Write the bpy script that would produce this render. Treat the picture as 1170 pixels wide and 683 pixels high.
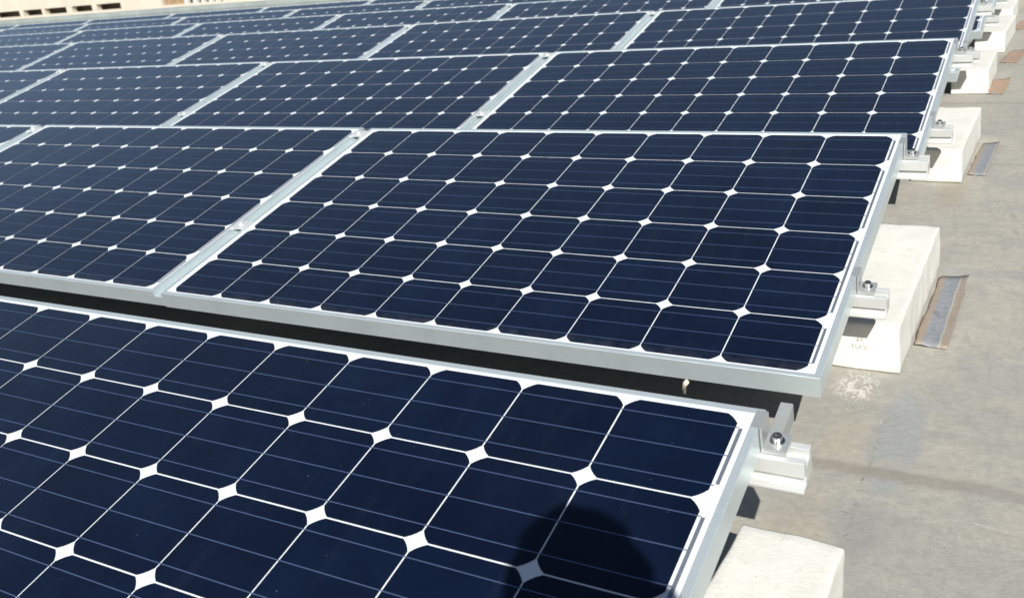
import bpy, bmesh, math, random
from mathutils import Vector, Matrix, Euler, noise
random.seed(7)
for o in list(bpy.data.objects): bpy.data.objects.remove(o)
SC = bpy.context.scene
COL = SC.collection
# ------------------------------------------------------------------ camera
CAM = Vector((1.91576622, -1.51217005, 0.80426156))
cx = Vector((0.87299172, 0.47523791, -0.10970136))
cy = -Vector((0.09320693, -0.38333021, -0.91889630))
cz = -Vector((-0.47874621, 0.79196394, -0.37893956))
cd = bpy.data.cameras.new("camera"); co = bpy.data.objects.new("camera", cd); COL.objects.link(co)
rm = Matrix((cx, cy, cz)).transposed().to_4x4(); rm.translation = CAM
co.matrix_world = rm
cd.sensor_width = 36; cd.lens = 36*1087.774/1170; cd.clip_start = 0.01; cd.clip_end = 2000
cd.dof.use_dof = True; cd.dof.focus_distance = 1.7; cd.dof.aperture_fstop = 9.0
SC.camera = co
VIEW = -cz
# ------------------------------------------------------------------ world, sun, exposure
SUN = Vector((0.3475, -0.6832, 0.6422)).normalized()
w = bpy.data.worlds.new("World"); SC.world = w; w.use_nodes = True
nt = w.node_tree
sky = nt.nodes.new('ShaderNodeTexSky'); sky.sky_type = 'NISHITA'; sky.sun_disc = False
sky.sun_elevation = math.asin(SUN.z); sky.sun_rotation = math.atan2(SUN.x, SUN.y)
sky.air_density = 1.0; sky.dust_density = 0.7; sky.ozone_density = 2.0
nt.nodes['Background'].inputs[1].default_value = 0.05
nt.links.new(sky.outputs[0], nt.nodes['Background'].inputs[0])
sd = bpy.data.lights.new("sun", 'SUN'); so = bpy.data.objects.new("sun", sd); COL.objects.link(so)
sd.energy = 4.7; sd.angle = math.radians(0.53); sd.color = (1.0, 0.98, 0.935)
so.rotation_euler = SUN.to_track_quat('Z', 'Y').to_euler(); so.location = (0, 0, 20)
vs = SC.view_settings
vs.view_transform = 'Standard'; vs.look = 'None'; vs.exposure = 0.42; vs.gamma = 1; vs.use_curve_mapping = False
# ------------------------------------------------------------------ layout numbers
TILT = math.radians(11.2)
ROW_Y = [-1.379, 0.0, 1.403, 2.79, 4.17, 5.57, 6.97]
ROW_Z = [-0.019, 0.0, 0.0, -0.015, -0.068, -0.135, -0.215]
ROW_X = [0.019, 0.0, -0.02, -0.052, -0.06, -0.09, -0.15]
COLS = [2, 3, 4, 5, 6, 8, 9]
PITCH = 1.6636
PT = 0.158
FRONT_RAIL, REAR_RAIL = 0.328, 0.930
REAR_BY_ROW = [0.938, 0.915, 0.92, 0.92, 0.92, 0.92, 0.92]
FRONT_BY_ROW = [0.325, 0.325, 0.30, 0.32, 0.32, 0.32, 0.32]
def roof_z(y):
    pts = [(-30, -0.193), (1.9, -0.193), (3.2, -0.206), (4.6, -0.258), (6.0, -0.326), (7.4, -0.405), (8.6, -0.47), (30, -1.7)]
    for (a, za), (b, zb) in zip(pts, pts[1:]):
        if y <= b:
            return za + (zb-za)*(y-a)/(b-a)
    return pts[-1][1]
# ------------------------------------------------------------------ helpers
def thing(name, label, cat, loc=(0, 0, 0), rot=(0, 0, 0), group=None):
    o = bpy.data.objects.new(name, None); COL.objects.link(o)
    o.empty_display_size = 0.1
    o.location = loc; o.rotation_euler = rot
    tag(o, label, cat, group); return o
def tag(o, label, cat, group=None):
    o['label'] = label; o['category'] = cat
    if group: o['group'] = group
    return o
def obj(name, bm, mat, parent=None, smooth=False, bevel=0.0, seg=2):
    me = bpy.data.meshes.new(name)
    bmesh.ops.recalc_face_normals(bm, faces=bm.faces)
    bm.to_mesh(me); bm.free()
    if smooth:
        for p in me.polygons: p.use_smooth = True
    for m in (mat if isinstance(mat, (list, tuple)) else [mat]): me.materials.append(m)
    o = bpy.data.objects.new(name, me); COL.objects.link(o)
    if parent: o.parent = parent
    if bevel:
        b = o.modifiers.new('bevel', 'BEVEL'); b.width = bevel; b.segments = seg; b.limit_method = 'ANGLE'
    return o
def box(bm, x0, x1, y0, y1, z0, z1):
    v = [bm.verts.new((x, y, z)) for x in (x0, x1) for y in (y0, y1) for z in (z0, z1)]
    for f in ((0, 1, 3, 2), (4, 6, 7, 5), (0, 4, 5, 1), (2, 3, 7, 6), (0, 2, 6, 4), (1, 5, 7, 3)):
        bm.faces.new([v[i] for i in f])
    return v
def quad(bm, x0, x1, y0, y1, z):
    bm.faces.new([bm.verts.new(p) for p in ((x0, y0, z), (x1, y0, z), (x1, y1, z), (x0, y1, z))])
def extrude_x(bm, prof, x0, x1):
    a = [bm.verts.new((x0, y, z)) for y, z in prof]; b = [bm.verts.new((x1, y, z)) for y, z in prof]
    n = len(prof)
    for i in range(n): bm.faces.new((a[i], a[(i+1) % n], b[(i+1) % n], b[i]))
    bm.faces.new(a); bm.faces.new(b[::-1])
def extrude_y(bm, prof, y0, y1):
    a = [bm.verts.new((x, y0, z)) for x, z in prof]; b = [bm.verts.new((x, y1, z)) for x, z in prof]
    n = len(prof)
    for i in range(n): bm.faces.new((a[i], a[(i+1) % n], b[(i+1) % n], b[i]))
    bm.faces.new(a); bm.faces.new(b[::-1])
def lathe(bm, prof, cx, cy, n=20):
    rings = []
    for r, z in prof:
        rings.append([bm.verts.new((cx+r*math.cos(2*math.pi*i/n), cy+r*math.sin(2*math.pi*i/n), z)) for i in range(n)])
    for a, b in zip(rings, rings[1:]):
        for i in range(n): bm.faces.new((a[i], a[(i+1) % n], b[(i+1) % n], b[i]))
    bm.faces.new(rings[0]); bm.faces.new(rings[-1])
def copy_tree(o, parent=None):
    c = o.copy(); COL.objects.link(c)
    if parent:
        c.parent = parent
    for ch in o.children: copy_tree(ch, c)
    return c
# ------------------------------------------------------------------ node helpers
class N:
    def __init__(s, name):
        s.m = bpy.data.materials.new(name); s.m.use_nodes = True
        s.t = s.m.node_tree; s.b = s.t.nodes['Principled BSDF']
    def n(s, typ, **kw):
        x = s.t.nodes.new(typ)
        for k, v in kw.items(): setattr(x, k, v)
        return x
    def l(s, a, b): s.t.links.new(a, b)
    def set(s, **kw):
        names = dict(col='Base Color', rough='Roughness', metal='Metallic', coat='Coat Weight', crough='Coat Roughness', cior='Coat IOR', spec='Specular IOR Level', ior='IOR')
        for k, v in kw.items(): s.plug(v, s.b.inputs[names[k]])
        return s
    def plug(s, v, sock):
        if isinstance(v, bpy.types.NodeSocket): s.l(v, sock)
        elif isinstance(v, (tuple, list)) and sock.type == 'RGBA': sock.default_value = (*v[:3], 1)
        else: sock.default_value = v
    def coord(s, which='Object'):
        if not hasattr(s, 'tc'): s.tc = s.n('ShaderNodeTexCoord')
        return s.tc.outputs[which]
    def mapping(s, vec, scale=(1, 1, 1), loc=(0, 0, 0)):
        x = s.n('ShaderNodeMapping'); s.l(vec, x.inputs[0]); x.inputs['Scale'].default_value = scale; x.inputs['Location'].default_value = loc
        return x.outputs[0]
    def noise(s, vec, scale, detail=6, rough=0.6, dist=0.0):
        x = s.n('ShaderNodeTexNoise'); s.l(vec, x.inputs['Vector'])
        x.inputs['Scale'].default_value = scale; x.inputs['Detail'].default_value = detail; x.inputs['Roughness'].default_value = rough; x.inputs['Distortion'].default_value = dist
        return x.outputs['Fac']
    def math(s, op, a, b=0.0, c=None, clamp=False):
        x = s.n('ShaderNodeMath', operation=op); x.use_clamp = clamp
        s.plug(a, x.inputs[0]); s.plug(b, x.inputs[1])
        if c is not None: s.plug(c, x.inputs[2])
        return x.outputs[0]
    def ramp(s, fac, a, b, lo=0.0, hi=1.0):
        x = s.n('ShaderNodeMapRange'); x.clamp = True; x.interpolation_type = 'SMOOTHSTEP'
        s.plug(fac, x.inputs[0]); s.plug(a, x.inputs[1]); s.plug(b, x.inputs[2]); s.plug(lo, x.inputs[3]); s.plug(hi, x.inputs[4])
        return x.outputs[0]
    def mix(s, fac, a, b, mode='MIX'):
        x = s.n('ShaderNodeMix', data_type='RGBA', blend_type=mode); x.clamp_factor = True
        s.plug(fac, x.inputs[0]); s.plug(a, x.inputs[6]); s.plug(b, x.inputs[7])
        return x.outputs[2]
    def bump(s, h, strength, dist):
        x = s.n('ShaderNodeBump'); x.inputs['Strength'].default_value = strength; x.inputs['Distance'].default_value = dist
        s.l(h, x.inputs['Height']); s.l(x.outputs[0], s.b.inputs['Normal'])
    def xyz(s, vec):
        x = s.n('ShaderNodeSeparateXYZ'); s.l(vec, x.inputs[0]); return x.outputs
# ------------------------------------------------------------------ materials
def mat_roof():
    m = N('roof_membrane'); p = m.coord(); X, Y, Z = m.xyz(p)
    big = m.noise(p, 1.3, 5, .6, .6); mid = m.noise(p, 7, 7, .65, .5); fine = m.noise(p, 70, 6, .7); grit = m.noise(p, 420, 3, .7)
    col = m.mix(m.ramp(big, .35, .65), (.385, .362, .305), (.425, .395, .325))
    col = m.mix(m.ramp(mid, .38, .66, 0, .75), col, (.305, .298, .27))
    streak = m.noise(m.mapping(p, (1.2, 9, 1)), 2.2, 6, .65, .3)
    col = m.mix(m.ramp(streak, .46, .66, 0, .75), col, (.415, .39, .33))
    streak2 = m.noise(m.mapping(p, (14, 3, 1), (3, 1, 0)), 2.0, 7, .7, .8)
    col = m.mix(m.ramp(streak2, .53, .70, 0, .65), col, (.27, .262, .238))
    def ell(cx, cy, rx, ry, edge=.35, wob=.7):
        dx = m.math('DIVIDE', m.math('SUBTRACT', X, cx), rx); dy = m.math('DIVIDE', m.math('SUBTRACT', Y, cy), ry)
        d = m.math('SQRT', m.math('ADD', m.math('MULTIPLY', dx, dx), m.math('MULTIPLY', dy, dy)))
        d = m.math('ADD', d, m.math('MULTIPLY', m.math('SUBTRACT', mid, .5), wob))
        return m.ramp(d, 1-edge, 1+edge*.3, 1, 0)
    # grey wet-dried stain, tan patches
    col = m.mix(m.math('MULTIPLY', ell(1.715, .14, .05, .22, .25), .85), col, (.30, .315, .31))
    col = m.mix(m.math('MULTIPLY', ell(1.70, -.17, .05, .12, .8), .7), col, (.24, .245, .235))
    col = m.mix(m.math('MULTIPLY', ell(1.63, .12, .05, .12, .6), .7), col, (.40, .36, .27))
    col = m.mix(m.math('MULTIPLY', ell(1.60, -.18, .06, .16, .5), .6), col, (.40, .345, .25))
    col = m.mix(m.math('MULTIPLY', ell(1.65, 1.75, .05, .25, .6), .7), col, (.34, .29, .20))
    # dried paint splash in front of the second sleeper
    sp = m.ramp(m.noise(m.mapping(p, (20, 11, 1)), 3.2, 8, .7, 1.8), .50, .545)
    col = m.mix(m.math('MULTIPLY', sp, m.math('MULTIPLY', ell(1.612, .335, .055, .085, .6), m.ramp(fine, .3, .55, .25, .85))), col, (.80, .765, .69))
    sp2 = m.ramp(m.noise(p, 60, 4, .6), .66, .7)
    col = m.mix(m.math('MULTIPLY', sp2, ell(1.64, .22, .06, .16, .6)), col, (.62, .58, .5))
    # dark grit
    gr = m.ramp(m.noise(p, 170, 4, .7, .8), .56, .62)
    col = m.mix(m.math('MULTIPLY', m.math('MULTIPLY', gr, ell(1.675, -.115, .045, .055, .7)), .75), col, (.09, .09, .085))
    gr2 = m.ramp(m.noise(p, 240, 4, .7, .5), .60, .66)
    col = m.mix(m.math('MULTIPLY', gr2, m.math('MULTIPLY', ell(1.83, -.14, .14, .09, .8), .6)), col, (.11, .105, .095))
    gr3 = m.ramp(m.noise(p, 95, 5, .75, 1.0), .59, .645)
    col = m.mix(m.math('MULTIPLY', gr3, .42), col, (.15, .14, .12))
    wsp = m.ramp(m.noise(p, 210, 3, .7), .70, .73)
    col = m.mix(m.math('MULTIPLY', wsp, .5), col, (.6, .57, .5))
    # lap seams running along the rows
    wob = m.math('MULTIPLY', m.math('SUBTRACT', m.noise(m.mapping(p, (3, 0, 0)), 3, 5, .6), .5), .05)
    def seam(y0, wd, colr, amt, x0=-50):
        d = m.math('ABSOLUTE', m.math('SUBTRACT', m.math('ADD', Y, wob), y0))
        k = m.math('MULTIPLY', m.ramp(d, wd*.3, wd, amt, 0), m.ramp(X, x0, x0+.05))
        return k
    for y0, wd, c, a in ((.02, .030, (.24, .21, .165), .75), (.052, .022, (.38, .35, .29), .6), (1.052, .006, (.48, .45, .38), .5),
                         (1.02, .05, (.23, .24, .245), .45), (2.05, .01, (.2, .18, .14), .5), (3.05, .012, (.17, .16, .13), .6), (4.1, .015, (.17, .16, .13), .6), (5.1, .015, (.2, .18, .14), .6)):
        col = m.mix(seam(y0, wd, c, a), col, c)
    col = m.mix(m.math('MULTIPLY', seam(-.083, .0028, (0, 0, 0), .5, 1.74), m.ramp(mid, .36, .6)), col, (.52, .49, .43))
    # broken hairline crack along Y
    wx = m.math('MULTIPLY', m.math('SUBTRACT', m.noise(m.mapping(p, (0, 1, 0)), 9, 8, .8), .5), .05)
    d = m.math('ABSOLUTE', m.math('SUBTRACT', m.math('ADD', X, wx), 1.684))
    br = m.ramp(m.noise(m.mapping(p, (0, 1, 0)), 38, 6, .85), 0.49, .57)
    k = m.math('MULTIPLY', m.math('MULTIPLY', m.ramp(d, .0008, .0026, .6, 0), br), m.math('MULTIPLY', m.ramp(Y, -.28, -.25), m.ramp(Y, .24, .16)))
    col = m.mix(k, col, (.06, .055, .05))
    blot = m.noise(p, 3.2, 7, .68, 1.2)
    col = m.mix(m.ramp(blot, .50, .64, 0, .42), col, (.28, .28, .268))
    ring = m.math('ABSOLUTE', m.math('SUBTRACT', blot, .53))
    col = m.mix(m.ramp(ring, .003, .010, .14, 0), col, (.42, .40, .35))
    col = m.mix(m.ramp(fine, .3, .75, 0, .42), col, (.18, .172, .152))
    col = m.mix(m.ramp(grit, .25, .75, 0, .22), col, (.45, .43, .38))
    m.set(col=col, rough=.82, spec=.35)
    h = m.math('ADD', m.math('MULTIPLY', mid, 1.0), m.math('ADD', m.math('MULTIPLY', fine, .25), m.math('MULTIPLY', grit, .07)))
    m.bump(h, .55, .006)
    return m.m
def mat_cells():
    m = N('silicon_cell'); p = m.coord(); X, Y, Z = m.xyz(p)
    oi = m.n('ShaderNodeObjectInfo')
    cxn = m.math('FLOOR', m.math('DIVIDE', X, PT)); cyn = m.math('FLOOR', m.math('DIVIDE', Y, PT))
    cv = m.n('ShaderNodeCombineXYZ'); m.l(cxn, cv.inputs[0]); m.l(cyn, cv.inputs[1]); m.l(m.math('MULTIPLY', oi.outputs['Random'], 37), cv.inputs[2])
    wn = m.n('ShaderNodeTexWhiteNoise', noise_dimensions='3D'); m.l(cv.outputs[0], wn.inputs[0])
    r = wn.outputs['Value']
    col = m.mix(r, (.0012, .0038, .0150), (.0016, .0054, .0208))
    fg = m.math('PINGPONG', m.math('DIVIDE', X, .0023), .5)          # printed fingers
    col = m.mix(m.ramp(fg, .40, .5, 0, .35), col, (.018, .040, .085))
    dust = m.ramp(m.noise(p, 260, 2, .6), .755, .775)
    col = m.mix(m.math('MULTIPLY', dust, .75), col, (.25, .25, .26))
    film = m.noise(p, 3.5, 5, .6)
    col = m.mix(m.ramp(film, .3, .8, 0, .016), col, (.10, .17, .30))
    run = m.noise(m.mapping(p, (16, 1.6, 1)), 2.2, 5, .65, .6)
    col = m.mix(m.ramp(run, .5, .72, 0, .014), col, (.20, .24, .30))
    inner = m.noise(p, 11, 3, .5)
    col = m.mix(m.ramp(inner, .35, .65, 0, .35), col, (.0013, .0017, .0085))
    low = m.math('MULTIPLY', m.ramp(Y, .035, .0, 0, .10), m.ramp(m.noise(p, 24, 5, .7), .35, .7))
    col = m.mix(low, col, (.26, .25, .23))
    m.set(col=col, rough=.45, spec=.05, coat=1.0, cior=1.35)
    m.set(crough=m.ramp(m.noise(p, 5, 4, .6), .3, .7, .05, .10))
    m.b.inputs['Sheen Weight'].default_value = 1.0; m.b.inputs['Sheen Roughness'].default_value = .28; m.b.inputs['Sheen Tint'].default_value = (.66, .82, 1, 1)
    return m.m
def mat_backsheet():
    m = N('white_backsheet'); p = m.coord()
    n = m.noise(p, 14, 5, .6)
    m.set(col=m.mix(m.ramp(n, .3, .7), (.70, .73, .75), (.77, .79, .79)), rough=.5, coat=.7, crough=.08)
    return m.m
def mat_busbar():
    m = N('tinned_busbar'); m.set(col=(.12, .17, .31), rough=.35, metal=.5, coat=1.0, crough=.06); return m.m
def mat_ribbon():
    m = N('tinned_ribbon'); p = m.coord()
    m.set(col=m.mix(m.noise(p, 60, 4), (.20, .23, .27), (.28, .31, .35)), rough=.4, metal=.5, coat=1.0, crough=.06); return m.m
def mat_alu(name, base=(.66, .68, .67), metal=.55, rough=.38, dirt=.25):
    m = N(name); p = m.coord()
    br = m.noise(m.mapping(p, (2, 90, 90)), 6, 4, .6); sm = m.noise(p, 9, 6, .65, .5)
    col = m.mix(m.ramp(sm, .42, .72, 0, dirt), base, tuple(c*.62 for c in (base[0], base[1]*.97, base[2]*.9)))
    col = m.mix(m.ramp(br, .3, .7, 0, .2), col, tuple(min(1, c*1.15) for c in base))
    m.set(col=col, metal=metal, rough=m.ramp(br, .2, .8, rough-.08, rough+.1))
    m.bump(br, .08, .0006)
    return m.m
def mat_concrete():
    m = N('whitewashed_concrete'); p = m.coord(); oi = m.n('ShaderNodeObjectInfo')
    sh = m.n('ShaderNodeVectorMath', operation='ADD'); m.l(p, sh.inputs[0]); m.l(oi.outputs['Location'], sh.inputs[1]); p = sh.outputs[0]
    a = m.noise(p, 6, 6, .6, .4); b = m.noise(p, 45, 6, .7); g = m.noise(p, 230, 4, .7)
    col = m.mix(m.ramp(a, .3, .7), (.67, .655, .59), (.73, .715, .655))
    col = m.mix(m.ramp(b, .5, .75, 0, .5), col, (.55, .52, .44))
    pits = m.ramp(m.noise(p, 120, 3, .6, .6), .70, .74)
    col = m.mix(m.math('MULTIPLY', pits, .6), col, (.36, .33, .27))
    rust = m.ramp(m.noise(m.mapping(p, (1, 1, 1), (5, 2, 1)), 5.5, 5, .6, .8), .62, .74)
    col = m.mix(m.math('MULTIPLY', rust, .35), col, (.58, .42, .26))
    scr = m.ramp(m.noise(m.mapping(p, (60, 7, 3)), 1.6, 4, .6, 1.5), .69, .72)
    col = m.mix(m.math('MULTIPLY', scr, .35), col, (.42, .4, .35))
    m.set(col=col, rough=.88, spec=.3)
    m.bump(m.math('ADD', m.math('MULTIPLY', b, 1), m.math('ADD', m.math('MULTIPLY', g, .45), m.math('MULTIPLY', pits, -.5))), .38, .004)
    return m.m
def mat_rust():
    m = N('rusty_galvanised_sheet'); p = m.coord(); X, Y, Z = m.xyz(p)
    oi = m.n('ShaderNodeObjectInfo')
    sh = m.n('ShaderNodeVectorMath', operation='ADD'); m.l(p, sh.inputs[0]); m.l(oi.outputs['Location'], sh.inputs[1])
    n = m.noise(sh.outputs[0], 16, 6, .65, .4); n2 = m.noise(sh.outputs[0], 70, 5, .7)
    u = m.math('ADD', m.math('DIVIDE', X, .076), m.math('MULTIPLY', m.math('SUBTRACT', n, .5), .16))
    base = m.mix(m.ramp(n2, .3, .7), (.22, .23, .245), (.29, .30, .315))
    base = m.mix(m.ramp(n, .52, .68, 0, .7), base, (.155, .165, .185))
    def stripe(c, wd): return m.ramp(m.math('ABSOLUTE', m.math('SUBTRACT', u, c)), wd*.5, wd, 1, 0)
    oc = m.mix(m.ramp(n2, .3, .7), (.30, .235, .175), (.36, .29, .22))
    base = m.mix(m.math('MULTIPLY', stripe(.08, .17), .9), base, oc)
    base = m.mix(m.math('MULTIPLY', stripe(.80, .16), .85), base, oc)
    base = m.mix(m.math('MULTIPLY', stripe(.655, .035), .8), base, (.42, .40, .34))
    base = m.mix(m.math('MULTIPLY', m.ramp(m.noise(sh.outputs[0], 60, 3, .6), .7, .73), .6), base, (.6, .6, .58))
    lx, ly, lz = m.xyz(oi.outputs['Location'])
    base = m.mix(m.math('MULTIPLY', m.ramp(ly, 2.6, 3.0), m.ramp(n, .38, .55, .35, .9)), base, m.mix(n2, (.40, .22, .12), (.52, .36, .24)))
    m.set(col=base, rough=.6, metal=.2)
    m.bump(n2, .2, .002)
    return m.m
def mat_plain(name, col, rough=.7, metal=0.0, var=.15, scale=8, spec=.5, bump=0.0):
    m = N(name); p = m.coord(); n = m.noise(p, scale, 6, .65, .3)
    m.set(col=m.mix(m.ramp(n, .3, .7), tuple(c*(1-var) for c in col), tuple(min(1, c*(1+var)) for c in col)), rough=rough, metal=metal, spec=spec)
    if bump: m.bump(n, bump, .01)
    return m.m
M_ROOF = mat_roof(); M_CELL = mat_cells(); M_BACK = mat_backsheet(); M_BUS = mat_busbar(); M_RIB = mat_ribbon()
M_FRAME = mat_alu('anodised_frame', (.685, .76, .765), .58, .36, .2)
M_RAIL = mat_alu('mill_aluminium', (.68, .69, .67), .35, .34, .15)
M_BEAM = mat_alu('weathered_aluminium', (.42, .44, .42), .35, .5, .3)
M_CLAMP = mat_alu('clamp_aluminium', (.55, .57, .56), .6, .33, .3)
M_STEEL = mat_plain('stainless_bolt', (.62, .61, .59), .22, 1.0, .1, 80)
M_REAR = mat_plain('dark_bounce_stop', (.05, .05, .055), .6)  # dark only to soak up bounce light beneath the panels
M_DARK = mat_plain('bolt_socket', (.03, .03, .03), .6)
M_CONC = mat_concrete(); M_RUST = mat_rust()
M_INK = mat_plain('faded_ink', (.52, .51, .455), .9, 0, .3, 300)
M_CREAM = mat_plain('cream_render', (.60, .55, .455), .85, 0, .05, .8, .3)
M_SHADE = mat_plain('interior_shade', (.22, .17, .125), .9, 0, .2, 1.5, .2)  # dark tone puts the shade inside the openings into the colour
M_BROWN = mat_plain('brown_shutter', (.34, .23, .13), .7, 0, .2, 4, .3)
M_LILAC = mat_plain('pale_wall', (.50, .46, .47), .85, 0, .08, 1, .3)
M_WHITE = mat_plain('white_post', (.62, .60, .56), .7, 0, .05, 3, .3)
M_COPING = mat_plain('parapet_coping', (.34, .37, .35), .6, 0, .12, 3, .4)
M_GROUND = mat_plain('ground_soil', (.22, .19, .15), .95, 0, .3, .3, .2)
# ------------------------------------------------------------------ setting: roof, ground, parapet, far building
def build_roof():
    bm = bmesh.new()
    xs = [-26, -20, -14, -8, -4, -1, 1, 2, 3, 5, 7.5]
    ys = [-7, -4, -2, -1, 0, 1, 1.9, 2.5, 3.2, 3.9, 4.6, 5.3, 6.0, 6.7, 7.4, 8.0, 8.62]
    g = [[bm.verts.new((x, y, roof_z(y))) for y in ys] for x in xs]
    for i in range(len(xs)-1):
        for j in range(len(ys)-1): bm.faces.new((g[i][j], g[i+1][j], g[i+1][j+1], g[i][j+1]))
    edge = [g[i][0] for i in range(len(xs))] + [g[-1][j] for j in range(1, len(ys))] + [g[i][-1] for i in range(len(xs)-2, -1, -1)] + [g[0][j] for j in range(len(ys)-2, 0, -1)]
    low = [bm.verts.new((v.co.x, v.co.y, -9)) for v in edge]
    n = len(edge)
    for i in range(n): bm.faces.new((edge[i], low[i], low[(i+1) % n], edge[(i+1) % n]))
    o = obj('roof', bm, M_ROOF); o['kind'] = 'structure'
    bm = bmesh.new()
    quad(bm, -700, 700, -700, 700, -9.0)
    o = obj('ground', bm, M_GROUND); o['kind'] = 'structure'
build_roof()
def build_parapet():
    t = thing('parapet_wall', 'low grey green parapet wall running behind the farthest row of panels', 'parapet', (0, 8.45, -.47))
    bm = bmesh.new(); box(bm, -26, 7.5, -.07, .13, -.02, .415); obj('wall', bm, M_COPING, t)
    bm = bmesh.new(); box(bm, -26.02, 7.52, -.073, .16, .417, .47); obj('coping', bm, M_COPING, t, bevel=.006)
build_parapet()
def build_far():
    Y = 40.0
    t = thing('cream_building', 'cream rendered building beyond the roof with a row of dark openings', 'building', (0, Y, -9))
    zb, zt = 9-2.36, 9-1.98     # opening band, above ground
    op = [(-66.6, -64.3), (-63.7, -61.6), (-60.9, -58.25), (-57.85, -55.95), (-55.65, -53.5), (-52.95, -51.05), (-50.6, -48.4)]
    bm = bmesh.new()
    box(bm, -80, -44.80, 0, .35, 0, zb)                       # below
    box(bm, -80, -44.80, 0, .35, zt, 14)                      # above
    x = -80
    for a, b in op: box(bm, x, a, 0, .35, zb, zt); x = b
    box(bm, x, -44.80, 0, .35, zb, zt)
    box(bm, -44.80, -14, 0, .35, 0, zb)                       # below balcony
    box(bm, -44.80, -14, 0, .35, zb+1.6, 14)
    bmesh.ops.remove_doubles(bm, verts=bm.verts, dist=.0001)
    obj('wall', bm, M_CREAM, t)
    bm = bmesh.new(); box(bm, -80, -45.0, .9, 6, zb-.4, zt+.4); obj('back_wall', bm, M_SHADE, t)
    bm = bmesh.new(); box(bm, -80, -14, .36, 6, 13.2, 14); obj('flat_roof', bm, M_COPING, t)
    for a, b in op:
        bm = bmesh.new(); box(bm, a, b, .02, .89, zb-.06, zb-.002); obj('sill', bm, M_CREAM, t)
    bm = bmesh.new(); box(bm, -44.78, -43.15, .20, .34, zb, zb+1.6); obj('shutter', bm, M_BROWN, t)
    bm = bmesh.new(); box(bm, -43.15, -14, .6, .8, zb-.1, zb+1.7); obj('balcony_wall', bm, M_LILAC, t)
    xs = -43.0
    while xs < -14.5:
        wd = random.choice((.22, .3, .45)); bm = bmesh.new(); box(bm, xs, xs+wd, .05, .25, zb+.0, zb+1.6); obj('post', bm, M_WHITE, t); xs += wd+random.uniform(.25, .42)
    bm = bmesh.new(); box(bm, -53.40, -53.34, -.012, -.001, zt, 14); obj('wall_joint', bm, M_LILAC, t)
build_far()
# ------------------------------------------------------------------ solar panel prototype (local frame: u along the row, v up the slope, w out of the glass)
def build_panel_meshes(t):
    # frame: one mitred profile swept round the rectangle
    u0, u1, v0, v1 = -.025, 1.607, -.015, .963
    prof = [(0, -.040), (0, .0012), (.0009, .0022), (.0105, .0022), (.0113, .0014), (.0113, .0002), (.0025, .0002), (.0025, -.037), (.022, -.037), (.022, -.040)]
    bm = bmesh.new(); rings = []
    for sx, sy, u, v in ((1, 1, u0, v0), (-1, 1, u1, v0), (-1, -1, u1, v1), (1, -1, u0, v1)):
        rings.append([bm.verts.new((u+sx*d, v+sy*d, wv)) for d, wv in prof])
    n = len(prof)
    for a in range(4):
        A, B = rings[a], rings[(a+1) % 4]
        for i in range(n): bm.faces.new((A[i], B[i], B[(i+1) % n], A[(i+1) % n]))
    obj('frame', bm, M_FRAME, t)
    bm = bmesh.new(); quad(bm, u0+.004, u1-.004, v0+.004, v1-.004, 0); obj('backsheet', bm, M_BACK, t)
    bm = bmesh.new(); quad(bm, u0+.004, u1-.004, v0+.004, v1-.004, -.005); obj('bounce_stop', bm, M_REAR, t)  # added unseen dark sheet, keeps the gaps between rows dark
    bm = bmesh.new(); gx = .0011; gy = .0012; ch = .0165
    for i in range(10):
        for j in range(6):
            a, b, c, d = i*PT+gx, (i+1)*PT-gx, j*PT+gy, (j+1)*PT-gy
            pts = []
            for (x, y, p, q) in ((a, c, (0, 1), (1, 0)), (b, c, (-1, 0), (0, 1)), (b, d, (0, -1), (-1, 0)), (a, d, (1, 0), (0, -1))):
                P = Vector((x+p[0]*ch, y+p[1]*ch)); Q = Vector((x+q[0]*ch, y+q[1]*ch)); o_ = ((Vector((x, y))*2-P-Q)).normalized()
                pts += [P, P.lerp(Q, .33)+o_*.0012, P.lerp(Q, .67)+o_*.0012, Q]
            bm.faces.new([bm.verts.new((q.x, q.y, .0006)) for q in pts])
    obj('cell_grid', bm, M_CELL, t)
    bm = bmesh.new()
    for j in range(6):
        for k in (26/158, 79/158, 132/158):
            y = (j+k)*PT; quad(bm, .003, 1.5835, y-.00075, y+.00075, .0010)
    obj('busbar_lines', bm, M_BUS, t)
    for a, b in ((.818, .921), (.500, .763), (.184, .447), (.026, .132)):
        bm = bmesh.new(); quad(bm, 1.5835, 1.5885, a, b, .0012); obj('end_ribbon', bm, M_RIB, t)
ORD = ['', 'second ', 'third ', 'fourth ', 'fifth ', 'sixth ', 'seventh ', 'eighth ', 'ninth ', 'tenth ']
ROWN = ['nearest row', 'second row back', 'third row back', 'fourth row back', 'fifth row back', 'sixth row back', 'farthest row']
def panel_label(r, k):
    if r == 0 and k: return 'unseen blue solar panel of the nearest row, added left to shade the gap'
    if r == 0: return 'large close solar panel of dark blue cells bearing a round head shadow'
    if k == 0: return 'solar panel of dark blue cells at the right end of the ' + ROWN[r]
    pos = 'just left of the right end panel' if k == 1 else ORD[k] + 'from the right end'
    if k >= 2: pos = ORD[k] .strip() + ' panel from the right end'
    if k >= 1: pos = ORD[k].strip() + ' counting from the right end'
    return 'blue solar panel in the %s, %s' % (ROWN[r], pos)
def row_origin(r, k=0): return Vector((ROW_X[r]-PITCH*k, ROW_Y[r], ROW_Z[r]))
def plane(r, u, v, w_): 
    return row_origin(r) + Matrix.Rotation(TILT, 3, 'X') @ Vector((u, v, w_))
proto = None
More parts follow.
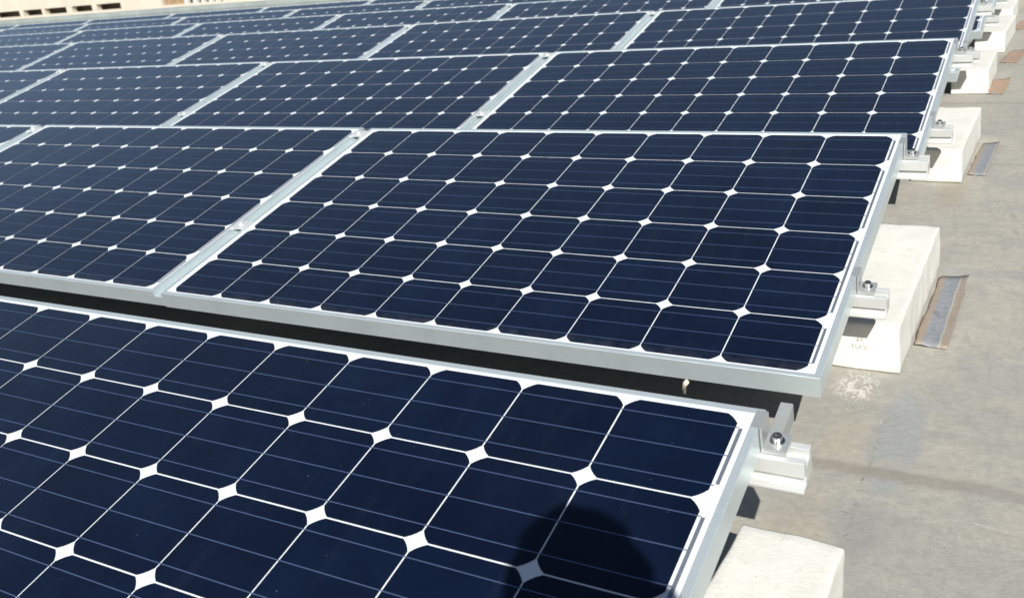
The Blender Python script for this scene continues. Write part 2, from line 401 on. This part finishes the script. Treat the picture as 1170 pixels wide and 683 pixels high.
for r in range(7):
    for k in range(COLS[r]):
        if proto is None:
            proto = t = thing('solar_panel', '', 'solar panel', (0, 0, 0), (TILT, 0, 0), 'solar panels in tilted rows')
            build_panel_meshes(t)
        else: t = copy_tree(proto)
        jig = Vector((0, 0, 0)) if k == 0 and r < 3 else Vector((random.uniform(-.002, .002), random.uniform(-.002, .002), random.uniform(-.0015, .0015)))
        if r == 0 and k: jig.x += .031  # unseen added panel, butted close to block stray sun
        t.location = row_origin(r, k) + jig
        t['label'] = panel_label(r, k)
# ------------------------------------------------------------------ mounting rails (along the rows), beams (up the slope), clamps
def rail_profile():
    return [(-.02, 0), (-.009, 0), (-.009, -.014), (.009, -.014), (.009, -.001), (.02, -.001), (.02, -.045), (-.028, -.045), (-.028, -.0405), (-.0135, -.0405), (-.0135, -.031), (-.0105, -.031), (-.0105, -.0275), (-.02, -.0255)]
rail_meshes = {}
for r in range(7):
    for which, v in (('front', FRONT_BY_ROW[r]), ('rear', REAR_BY_ROW[r])):
        bm = bmesh.new(); extrude_x(bm, [(a, b-.0405) for a, b in rail_profile()], -PITCH*(COLS[r]-1)-.1, 1.664)
        o = obj('mounting_rail', bm, M_RAIL, bevel=.0012)
        o.location = row_origin(r) + Matrix.Rotation(TILT, 3, 'X') @ Vector((0, v, 0)); o.rotation_euler = (TILT, 0, 0)
        side = 'low front' if which == 'front' else 'raised rear'
        tag(o, 'silver aluminium rail end poking out under the %s edge of the %s' % (side, ROWN[r]), 'mounting rail', 'rails carrying the solar panels')
def build_beam(v1, v0=.27, du=0):
    t = thing('support_beam', '', 'beam', (0, 0, 0), (TILT, 0, 0), 'sloping beams under the row ends')
    bm = bmesh.new()
    extrude_y(bm, [(1.5915, -.0880), (1.6095, -.0880), (1.6095, -.118), (1.6075, -.118), (1.6075, -.0905), (1.5935, -.0905), (1.5935, -.118), (1.5915, -.118)], v0, v1)
    bmesh.ops.translate(bm, vec=(du, 0, 0), verts=bm.verts)
    obj('channel', bm, M_BEAM, t, bevel=.0008)
    return t
bp = None
for r in range(7):
    t = (build_beam(1.085, .962) if r == 0 else build_beam(.95, .27, -.07)) if r < 2 else copy_tree(bp)
    bp = t
    t.location = row_origin(r)
    t['label'] = ('grey aluminium beam sloping up beside the bolt at the rear of the nearest panel' if r == 0 else 'grey aluminium beam sloping under the right edge of the ' + ROWN[r])
# legs of the beams stand straight on the sleepers and on the roof
for i, r in enumerate(range(7)):
    beam = [o for o in COL.objects if o.name.startswith('support_beam')][i]
    if r == 0: continue
    for v, foot in ((.55, 'block'), (.80, 'block')):
        p = plane(r, 1.5975 if r == 0 else 1.5275, v, -.0895)
        zf = roof_z(p.y) + (.1125 if foot == 'block' else .0)
        bm = bmesh.new()
        top, bot = Vector((p.x, p.y, p.z)), Vector((p.x, p.y, zf))
        box(bm, p.x-.007, p.x+.007, p.y-.012, p.y+.012, zf+.004, p.z); box(bm, p.x-.03, p.x+.016, p.y-.025, p.y+.025, zf+.0005, zf+.0038)
        inv = (Matrix.Translation(beam.location) @ Matrix.Rotation(TILT, 4, 'X')).inverted()
        bm.transform(inv); obj('support_leg', bm, M_BEAM, beam)
def build_end_clamp():
    t = thing('end_clamp', '', 'clamp', (0, 0, 0), (TILT, 0, 0), 'end clamps on the right panel edges')
    bm = bmesh.new()   # z-shaped bracket: lip over the frame, upright, foot with bolt
    extrude_y(bm, [(-.010, .0028), (.0045, .0028), (.0045, -.031), (.034, -.031), (.034, -.0385), (.0012, -.0385), (.0012, -.0002+.0026-.0000), (-.010, .0026-.0004+.0)][:8], -.017, .017)
    obj('bracket', bm, M_CLAMP, t, bevel=.0009)
    bm = bmesh.new(); lathe(bm, [(.0095, -.0308), (.0095, -.0288), (.0062, -.0287)], .0185, 0, 24); obj('washer', bm, M_STEEL, t, smooth=False)
    bm = bmesh.new(); lathe(bm, [(.0035, -.0386), (.0035, -.0288), (.0066, -.0287), (.0068, -.0215), (.0060, -.0200), (.0036, -.0199), (.0034, -.0240), (.0, -.0240)][:7], .0185, 0, 24); b = obj('bolt', bm, M_STEEL, t, smooth=False)
    bm = bmesh.new(); lathe(bm, [(.0033, -.0238), (.0033, -.0235)], .0185, 0, 6); obj('hex_socket', bm, M_DARK, b)
    return t
ec = None
for r in range(7):
    for which, v in (('front', FRONT_BY_ROW[r]), ('rear', REAR_BY_ROW[r])):
        t = build_end_clamp() if ec is None else copy_tree(ec)
        if ec is None: ec = t
        t.location = plane(r, 1.607, v+.004, 0)
        t['label'] = 'small metal clamp and bolt at the %s right corner of the %s' % (which, ROWN[r])
def build_mid_clamp():
    t = thing('mid_clamp', '', 'clamp', (0, 0, 0), (TILT, 0, 0), 'mid clamps in the gaps between panels')
    bm = bmesh.new(); box(bm, -.026, .026, -.02, .02, .0026, .0060); obj('plate', bm, M_RAIL, t, bevel=.0008)
    bm = bmesh.new(); lathe(bm, [(.0085, .0061), (.0085, .0078), (.0060, .0079), (.0060, .0112), (.0036, .0114), (.0034, .0095)], 0, 0, 20); obj('bolt', bm, M_RAIL, t)
    return t
for r in range(1, 7):
    for k in range(1, COLS[r]):
        bm = bmesh.new(); box(bm, -.0143, .0143, -.0143, .9625, -.0392, -.0115)
        o = obj('joint_strip', bm, M_FRAME, bevel=.0015)
        o.location = plane(r, -.0410-PITCH*(k-1), 0, 0); o.rotation_euler = (TILT, 0, 0)
        gap = ORD[k-1].strip() + ' gap from the right' if k > 1 else 'rightmost gap'
        tag(o, 'grey metal strip filling the %s of the %s' % (gap, ROWN[r]), 'joint strip', 'strips between neighbouring panels')
mc = None
for r in range(1, 7):
    for k in range(1, COLS[r]):
        for which, v in (('front', FRONT_BY_ROW[r]), ('rear', REAR_BY_ROW[r])):
            t = build_mid_clamp() if mc is None else copy_tree(mc)
            if mc is None: mc = t
            t.location = plane(r, -.0412-PITCH*(k-1), v, 0)
            gap = ORD[k-1].strip() + ' gap from the right' if k > 1 else 'rightmost gap'
            t['label'] = '%s clamp bridging the %s of the %s' % ('lower' if which == 'front' else 'upper', gap, ROWN[r])
# ------------------------------------------------------------------ concrete sleepers under the row ends
BLK = [('thick whitewashed concrete block beside the nearest panel at the lower right', 0),
       ('long whitewashed concrete block with faded markings under the second row end', 1),
       ('whitewashed concrete block under the right end of the third row', 2),
       ('whitewashed concrete block with rounded corners under the right end of the fourth row', 3),
       ('whitewashed concrete block under the right end of the fifth row', 4),
       ('distant whitewashed concrete block under the right end of the sixth row', 5),
       ('distant whitewashed concrete block under the right end of the farthest row', 6)]
def build_block(r):
    L, W, Hh = .640, .150, .112
    if r == 0: L = .625
    if r >= 4: L = 1.0
    bm = bmesh.new(); box(bm, 0, W, 0, L, .0012, Hh)
    bmesh.ops.bevel(bm, geom=bm.edges[:], offset=.005, segments=2, affect='EDGES', profile=.6)
    for v in bm.verts:
        if v.co.x > W*.5 and v.co.z < Hh*.5: v.co.x += .0 if r == 0 else .005
    # dice it so that worn edges can be pushed about
    bmesh.ops.triangulate(bm, faces=[f for f in bm.faces if len(f.verts) > 4])
    for ax, n_, ln in ((0, 9, W), (1, 34, L), (2, 6, Hh)):
        for i in range(1, n_):
            c = [0, 0, 0]; c[ax] = ln*i/n_; nn = [0, 0, 0]; nn[ax] = 1
            bmesh.ops.bisect_plane(bm, geom=bm.verts[:]+bm.edges[:]+bm.faces[:], plane_co=c, plane_no=nn)
    for v in bm.verts:
        p = v.co + Vector((r*3.1, r*1.7, 0))
        edge = min(abs(v.co.x), abs(W-v.co.x)) < .014 or min(abs(v.co.y), abs(L-v.co.y)) < .008
        d = noise.noise_vector(p*18)*(.0028 if edge else .0010) + noise.noise_vector(p*55)*(.0014 if edge else .0005)
        if v.co.z < .01: d.z = 0
        v.co += d
    return bm
blocks = []
for lab, r in BLK:
    o = obj('concrete_block', build_block(r), M_CONC, smooth=True)
    y0 = ROW_Y[r] + .405 + (.05 if r == 3 else 0)
    o.location = (1.536+(ROW_X[r] if r == 0 else ROW_X[r]*1.0), y0, roof_z(y0))
    o.location.x += [-.007, -.007, 0, .01, .01, .01, .01][r]
    o.rotation_euler = (math.atan2(roof_z(y0+.6)-roof_z(y0), .6), 0, math.radians([-1.5, -.6, -.8, .3, -.5, .4, 0][r]))
    tag(o, lab, 'concrete block', 'concrete blocks along the row ends'); blocks.append(o)
def lettering(parent, text, x, z, size):
    c = bpy.data.curves.new('t', 'FONT'); c.body = text; c.size = size; c.extrude = .0002; c.space_character = 1.25
    tmp = bpy.data.objects.new('t', c); COL.objects.link(tmp)
    bpy.context.view_layer.update()
    me = bpy.data.meshes.new_from_object(tmp.evaluated_get(bpy.context.evaluated_depsgraph_get()))
    bpy.data.objects.remove(tmp); me.materials.clear(); me.materials.append(M_INK)
    o = bpy.data.objects.new('lettering', me); COL.objects.link(o); o.parent = parent
    o.location = (x, -.0022, z); o.rotation_euler = (math.pi/2, 0, 0)
lettering(blocks[1], 'EF', .066, .069, .0125)
lettering(blocks[1], 'TLEX', .055, .053, .0125)
# ------------------------------------------------------------------ rusty sheet strips lying on the roof beside the blocks
def build_sheet(L, W, seed):
    bm = bmesh.new(); nx, ny = 12, 16
    def z(u, v): 
        return .0045 + .0035*max(0, math.sin(u*math.pi*2.0+.5))*(.6+.4*v) + .012*u*v**3 + .002*noise.noise(Vector((u*4, v*3, seed)))
    top = [[bm.verts.new((u/nx*W+.004*noise.noise(Vector((v*.5, seed, u))), v/ny*L, z(u/nx, v/ny))) for v in range(ny+1)] for u in range(nx+1)]
    bot = [[bm.verts.new((p.co.x, p.co.y, p.co.z-.0016)) for p in col] for col in top]
    for g, fl in ((top, 1), (bot, 0)):
        for i in range(nx):
            for j in range(ny): bm.faces.new((g[i][j], g[i+1][j], g[i+1][j+1], g[i][j+1]))
    for i in range(nx):
        bm.faces.new((top[i][0], top[i+1][0], bot[i+1][0], bot[i][0])); bm.faces.new((top[i][-1], top[i+1][-1], bot[i+1][-1], bot[i][-1]))
    for j in range(ny):
        bm.faces.new((top[0][j], top[0][j+1], bot[0][j+1], bot[0][j])); bm.faces.new((top[-1][j], top[-1][j+1], bot[-1][j+1], bot[-1][j]))
    return bm
for x, y, L, W, rz, lab in ((1.692, .55, .41, .068, -1.0, 'rust streaked grey metal sheet lying beside the second row block'),
                        (1.682, 1.90, .41, .056, -2.0, 'blue grey metal sheet lying beside the third row block'),
                        (1.640, 3.24, .36, .070, -2.0, 'orange rusted metal sheet lying beside the fourth row block'),
                        (1.640, 4.18, .42, .085, -4.0, 'orange rusted metal sheet lying beside the fifth row block'),
                        (1.625, 5.75, .5, .10, -3.0, 'dark rusty metal sheet beside the most distant block')):
    o = obj('metal_sheet', build_sheet(L, W, x*7+y), M_RUST, smooth=True)
    o.location = (x, y, roof_z(y)); o.rotation_euler = (math.atan2(roof_z(y+.4)-roof_z(y), .4), 0, math.radians(rz))
    tag(o, lab, 'metal sheet', 'metal sheets beside the blocks')

# ------------------------------------------------------------------ photographer kneeling behind the camera; the head shadow falls on the nearest panel
M_SKIN = mat_plain('skin', (.46, .27, .19), .55, 0, .06, 20, .4)
M_HAIR = mat_plain('dark_hair', (.025, .018, .013), .6, 0, .3, 120, .4, .6)
M_SHIRT = mat_plain('grey_shirt', (.20, .23, .27), .9, 0, .1, 40, .2, .1)
M_JEANS = mat_plain('blue_jeans', (.05, .075, .14), .9, 0, .2, 60, .2, .1)
M_SHOE = mat_plain('brown_shoe', (.07, .045, .03), .6, 0, .15, 30)
M_CAMB = mat_plain('camera_shell', (.02, .02, .022), .4, 0, .1, 60)
M_GLASS = mat_plain('lens_glass', (.005, .006, .01), .05, 0, .0, 10)
M_EYE = mat_plain('eye_white', (.75, .72, .68), .3, 0, .03, 30)
UPC = Vector((cy.x, cy.y, cy.z))
cc = CAM - VIEW*.052
t = thing('compact_camera', 'small black compact camera held up in two hands above the roof', 'camera', cc)
t.rotation_euler = co.matrix_world.to_euler()
bm = bmesh.new(); box(bm, -.049, .049, -.030, .030, -.011, .011); obj('body', bm, M_CAMB, t, bevel=.005, seg=3)
bm = bmesh.new(); lathe(bm, [(.024, .0108), (.024, .020), (.021, .0202), (.021, .032), (.018, .0322), (.0165, .030)], .004, -.002, 32); l = obj('lens', bm, M_CAMB, t)
bm = bmesh.new(); lathe(bm, [(.0160, .0300), (.0160, .0304)], .004, -.002, 32); obj('lens_glass', bm, M_GLASS, l)
bm = bmesh.new(); box(bm, -.044, .026, -.024, .024, -.0125, -.0112); obj('screen', bm, M_GLASS, t)
bm = bmesh.new(); box(bm, .022, .036, .0302, .034, -.005, .006); obj('shutter_button', bm, M_STEEL, t, bevel=.0015)

def person():
    P0 = HEAD_SHADOW                     # head shadow centre on the glass
    k = ((CAM - P0).dot(VIEW) - .25)/SUN.dot(VIEW)
    Hc = P0 + SUN*k
    F = Vector((VIEW.x, VIEW.y, 0)).normalized(); R = Vector((F.y, -F.x, 0)); U = Vector((0, 0, 1))
    base = Vector((Hc.x, Hc.y, -.193)); hz = Hc.z + .193
    toL = lambda p: Vector(((p-base).dot(R), (p-base).dot(F), (p-base).dot(U)))
    caps = []   # (a, b, ra, rb, region)
    def limb(reg, *pr):
        for (a, ra), (b, rb) in zip(pr, pr[1:]): caps.append((Vector(a), Vector(b), ra, rb, reg))
    pel = (0, -.17, hz-.64); nb = (0, -.055, hz-.15)
    limb('trousers', ((-.05, -.17, hz-.65), .125), ((.05, -.17, hz-.65), .125))
    limb('shirt', (pel, .135), ((0, -.15, hz-.50), .115), ((0, -.10, hz-.34), .125), ((0, -.07, hz-.25), .11))
    limb('shirt', ((-.07, -.10, hz-.31), .105), ((.07, -.10, hz-.31), .105))
    limb('shirt', ((-.165, -.07, hz-.195), .055), ((0, -.06, hz-.165), .066), ((.165, -.07, hz-.195), .055))
    limb('skin', (nb, .056), ((0, -.02, hz-.06), .054))
    hands = []
    for s in (-1, 1):
        limb('trousers', ((s*.09, -.17, hz-.66), .095), ((s*.12, .02, .20), .078), ((s*.14, .20, .075), .062))
        limb('trousers', ((s*.14, .20, .068), .060), ((s*.13, .0, .075), .058), ((s*.12, -.22, .062), .042))
        limb('shoe', ((s*.12, -.22, .055), .043), ((s*.12, -.27, .052), .045), ((s*.12, -.36, .036), .034), ((s*.12, -.42, .032), .028))
        sh = Vector((s*.175, -.07, hz-.195))
        gx = cx*s
        wr = toL(cc + gx*.085 - UPC*.055 - VIEW*.035)
        a, b = .285, .255; d = wr - sh; dl = min(d.length, a+b-.005); dn = d.normalized()
        x = (a*a-b*b+dl*dl)/(2*dl); h = math.sqrt(max(0, a*a-x*x))
        pole = Vector((s*.55, -.15, -1)); pole = (pole - dn*pole.dot(dn)).normalized()
        el = sh + dn*x + pole*h
        limb('shirt', (sh, .058), ((sh+el)/2, .050), (el, .042), ((el*.5+wr*.5), .039), (el*.12+wr*.88, .029))
        limb('skin', (el*.12+wr*.88, .027), (wr, .025))
        # palm beside the camera, fingers bent round its front, thumb behind
        pc = cc + gx*.066 - UPC*.012
        limb('skin', (wr, .024), (toL(pc - UPC*.028 - VIEW*.006), .0185), (toL(pc + UPC*.006), .016))
        limb('skin', (toL(pc - UPC*.022 + VIEW*.004), .015), (toL(pc + UPC*.018 + VIEW*.004), .0125))
        for fi, (uu, ln, rr) in enumerate(((.026, .9, .0085), (.010, 1.0, .0088), (-.007, .94, .0085), (-.022, .78, .0075))):
            q0 = pc + UPC*uu + VIEW*.008 + gx*.002
            q1 = q0 + VIEW*.016 - gx*.006*ln
            q2 = q1 - gx*.022*ln + VIEW*.002
            q3 = q2 - gx*.014*ln - VIEW*.004
            limb('skin', (toL(q0), rr*1.1), (toL(q1), rr), (toL(q2), rr*.92), (toL(q3), rr*.8))
        t0 = pc - UPC*.028 - VIEW*.016; t1 = t0 - gx*.016 + UPC*.018 - VIEW*.006; t2 = t1 - gx*.016 + UPC*.016 + VIEW*.002
        limb('skin', (toL(t0), .0115), (toL(t1), .0100), (toL(t2), .0085))
    bm = bmesh.new()
    def ball(c, r): 
        bmesh.ops.create_icosphere(bm, subdivisions=2, radius=r, matrix=Matrix.Translation(c))
    for a, b, ra, rb, reg in caps:
        ball(a, ra); ball(b, rb); ax = b-a
        if ax.length < 1e-5: continue
        q = ax.to_track_quat('Z', 'Y').to_matrix()
        rings = []
        for c, r in ((a, ra), (b, rb)):
            rings.append([bm.verts.new(c + q @ Vector((r*math.cos(i*math.pi/8), r*math.sin(i*math.pi/8), 0))) for i in range(16)])
        for i in range(16): bm.faces.new((rings[0][i], rings[0][(i+1) % 16], rings[1][(i+1) % 16], rings[1][i]))
        bm.faces.new(rings[0][::-1]); bm.faces.new(rings[1])
    # head, looking slightly down at the camera screen
    tilt = Matrix.Rotation(math.radians(-14), 3, 'X'); hc = Vector((0, 0, hz))
    hb = bmesh.new(); bmesh.ops.create_icosphere(hb, subdivisions=5, radius=1)
    g = lambda x, y, z, cx_, cy_, cz_, r: math.exp(-((x-cx_)**2+(y-cy_)**2+(z-cz_)**2)/(r*r))
    for v in hb.verts:
        x, y, z = v.co
        wd = .075*(1-.22*max(0, -z)) ; dp = .097; ht = .118
        p = Vector((x*wd, y*dp, z*ht))
        if y > 0: p.y *= 1-.10*max(0, -z)
        p.y += .026*g(x, y, z, 0, .95, -.22, .16) + .012*g(x, y, z, 0, .97, 0, .14)        # nose
        p.y += .007*g(x, y, z, 0, .8, -.52, .22) + .010*g(x, y, z, 0, .7, -.85, .3)         # lips, chin
        p.y -= .011*(g(x, y, z, .36, .92, .02, .17)+g(x, y, z, -.36, .92, .02, .17))       # eye sockets
        p.y += .006*(g(x, y, z, .36, .9, .22, .2)+g(x, y, z, -.36, .9, .22, .2))           # brow
        p.y -= .004*g(x, y, z, 0, .84, -.56, .07)                                           # mouth line
        v.co = hc + tilt @ p
    for s in (-1, 1):
        bmesh.ops.create_icosphere(hb, subdivisions=3, radius=1, matrix=Matrix.Translation(hc + tilt @ Vector((s*.077, -.008, -.012))) @ tilt.to_4x4() @ Matrix.Diagonal((.008, .018, .031, 1)))
    me = bpy.data.meshes.new('h'); hb.to_mesh(me); hb.free(); bm.from_mesh(me); bpy.data.meshes.remove(me)
    bmesh.ops.recalc_face_normals(bm, faces=bm.faces)
    me = bpy.data.meshes.new('raw'); bm.to_mesh(me); bm.free()
    tmp = bpy.data.objects.new('raw', me); COL.objects.link(tmp)
    rmod = tmp.modifiers.new('r', 'REMESH'); rmod.mode = 'VOXEL'; rmod.voxel_size = .0055
    smod = tmp.modifiers.new('s', 'SMOOTH'); smod.iterations = 4; smod.factor = .5
    bpy.context.view_layer.update()
    body = bpy.data.meshes.new_from_object(tmp.evaluated_get(bpy.context.evaluated_depsgraph_get()))
    bpy.data.objects.remove(tmp)
    rot = math.atan2(R.y, R.x)
    t = thing('person', 'person kneeling on the roof in a grey shirt and jeans raising a compact camera', 'person', base, (0, 0, rot))
    body.materials.clear(); body.materials.append(M_SKIN)
    for p in body.polygons: p.use_smooth = True
    o = bpy.data.objects.new('body', body); COL.objects.link(o); o.parent = t
    import numpy as np
    nv = len(body.vertices); co_ = np.empty(nv*3); body.vertices.foreach_get('co', co_); co_ = co_.reshape(-1, 3)
    no_ = np.empty(nv*3); body.vertices.foreach_get('normal', no_); no_ = no_.reshape(-1, 3)
    best = np.full(nv, 9.0); reg = np.zeros(nv, int); names = ['skin', 'shirt', 'trousers', 'shoe']
    for a, b, ra, rb, rg in caps:
        a = np.array(a); b = np.array(b); ab = b-a; L2 = max(ab@ab, 1e-9)
        tt = np.clip(((co_-a)@ab)/L2, 0, 1); d = np.linalg.norm(co_-a-tt[:, None]*ab, axis=1) - (ra+(rb-ra)*tt)
        k_ = d < best; best[k_] = d[k_]; reg[k_] = names.index(rg)
    hl = (co_ - np.array(hc)) @ np.array(tilt)       # head-local
    reg[(co_[:, 2] < hz-.56) & (reg == 1)] = 2
    isHead = (np.linalg.norm(hl/np.array((.085, .125, .125)), axis=1) < 1.05) & (hl[:, 2] > -.10)
    reg[isHead] = 0
    hair = isHead & ((hl[:, 2] > .062) | ((hl[:, 1] < -.005) & (hl[:, 2] > -.055) & (np.abs(hl[:, 0]) < .0735)) | ((hl[:, 1] < .03) & (hl[:, 2] > .015) & (np.abs(hl[:, 0]) < .08)))
    faces = [tuple(p.vertices) for p in body.polygons]
    def layer(name, mask, off, mat):
        fs = [f for f in faces if all(mask[i] for i in f)]
        used = sorted({i for f in fs for i in f}); mp = {v: i for i, v in enumerate(used)}
        rough_ = np.array([noise.noise(Vector(tuple(c_))*38) for c_ in co_[used]])*(.011 if name == 'hair' else 0)
        pts = co_[used] + no_[used]*(off+rough_)[:, None]
        m2 = bpy.data.meshes.new(name); m2.from_pydata([tuple(p) for p in pts], [], [tuple(mp[i] for i in f) for f in fs])
        for p in m2.polygons: p.use_smooth = True
        m2.materials.append(mat); q = bpy.data.objects.new(name, m2); COL.objects.link(q); q.parent = t
        sl = q.modifiers.new('thick', 'SOLIDIFY'); sl.thickness = off*.8; sl.offset = -1
    layer('hair', hair, .012, M_HAIR); layer('shirt', reg == 1, .007, M_SHIRT); layer('trousers', reg == 2, .006, M_JEANS); layer('shoe', reg == 3, .004, M_SHOE)
    for s in (-1, 1):
        e = bmesh.new(); bmesh.ops.create_icosphere(e, subdivisions=3, radius=.0115, matrix=Matrix.Translation(hc + tilt @ Vector((s*.029, .0725, .004)))); eye = obj('eye', e, M_EYE, t, smooth=True)
        e = bmesh.new(); bmesh.ops.create_icosphere(e, subdivisions=2, radius=.0055, matrix=Matrix.Translation(hc + tilt @ Vector((s*.029, .0788, .003)))); obj('iris', e, M_HAIR, eye, smooth=True)
HEAD_SHADOW = Vector((1.520, -.797, .096))
person()

# ------------------------------------------------------------------ pale cable tail hanging in the gap behind the nearest panel
def cable():
    path = [Vector((1.440, -.05, -.075)), Vector((1.452, -.085, -.060)), Vector((1.462, -.115, -.036)), Vector((1.470, -.130, -.018)), Vector((1.476, -.133, -.010))]
    path = [p + Vector((-.065, 0, .035)) for p in path]
    bm = bmesh.new(); rings = []
    for i, p in enumerate(path):
        d = (path[min(i+1, len(path)-1)] - path[max(i-1, 0)]).normalized(); q = d.to_track_quat('Z', 'Y').to_matrix()
        r = (.0022, .0026, .003, .0036, .0028)[i]
        rings.append([bm.verts.new(p + q @ Vector((r*math.cos(k*math.pi/5), r*1.5*math.sin(k*math.pi/5), 0))) for k in range(10)])
    for a, b in zip(rings, rings[1:]):
        for k in range(10): bm.faces.new((a[k], a[(k+1) % 10], b[(k+1) % 10], b[k]))
    bm.faces.new(rings[0]); bm.faces.new(rings[-1])
    o = obj('cable_tail', bm, mat_plain('pale_cable', (.66, .60, .48), .6, 0, .1, 60), smooth=True)
    tag(o, 'short pale cable tail sticking up in the dark gap behind the nearest panel', 'cable')
cable()
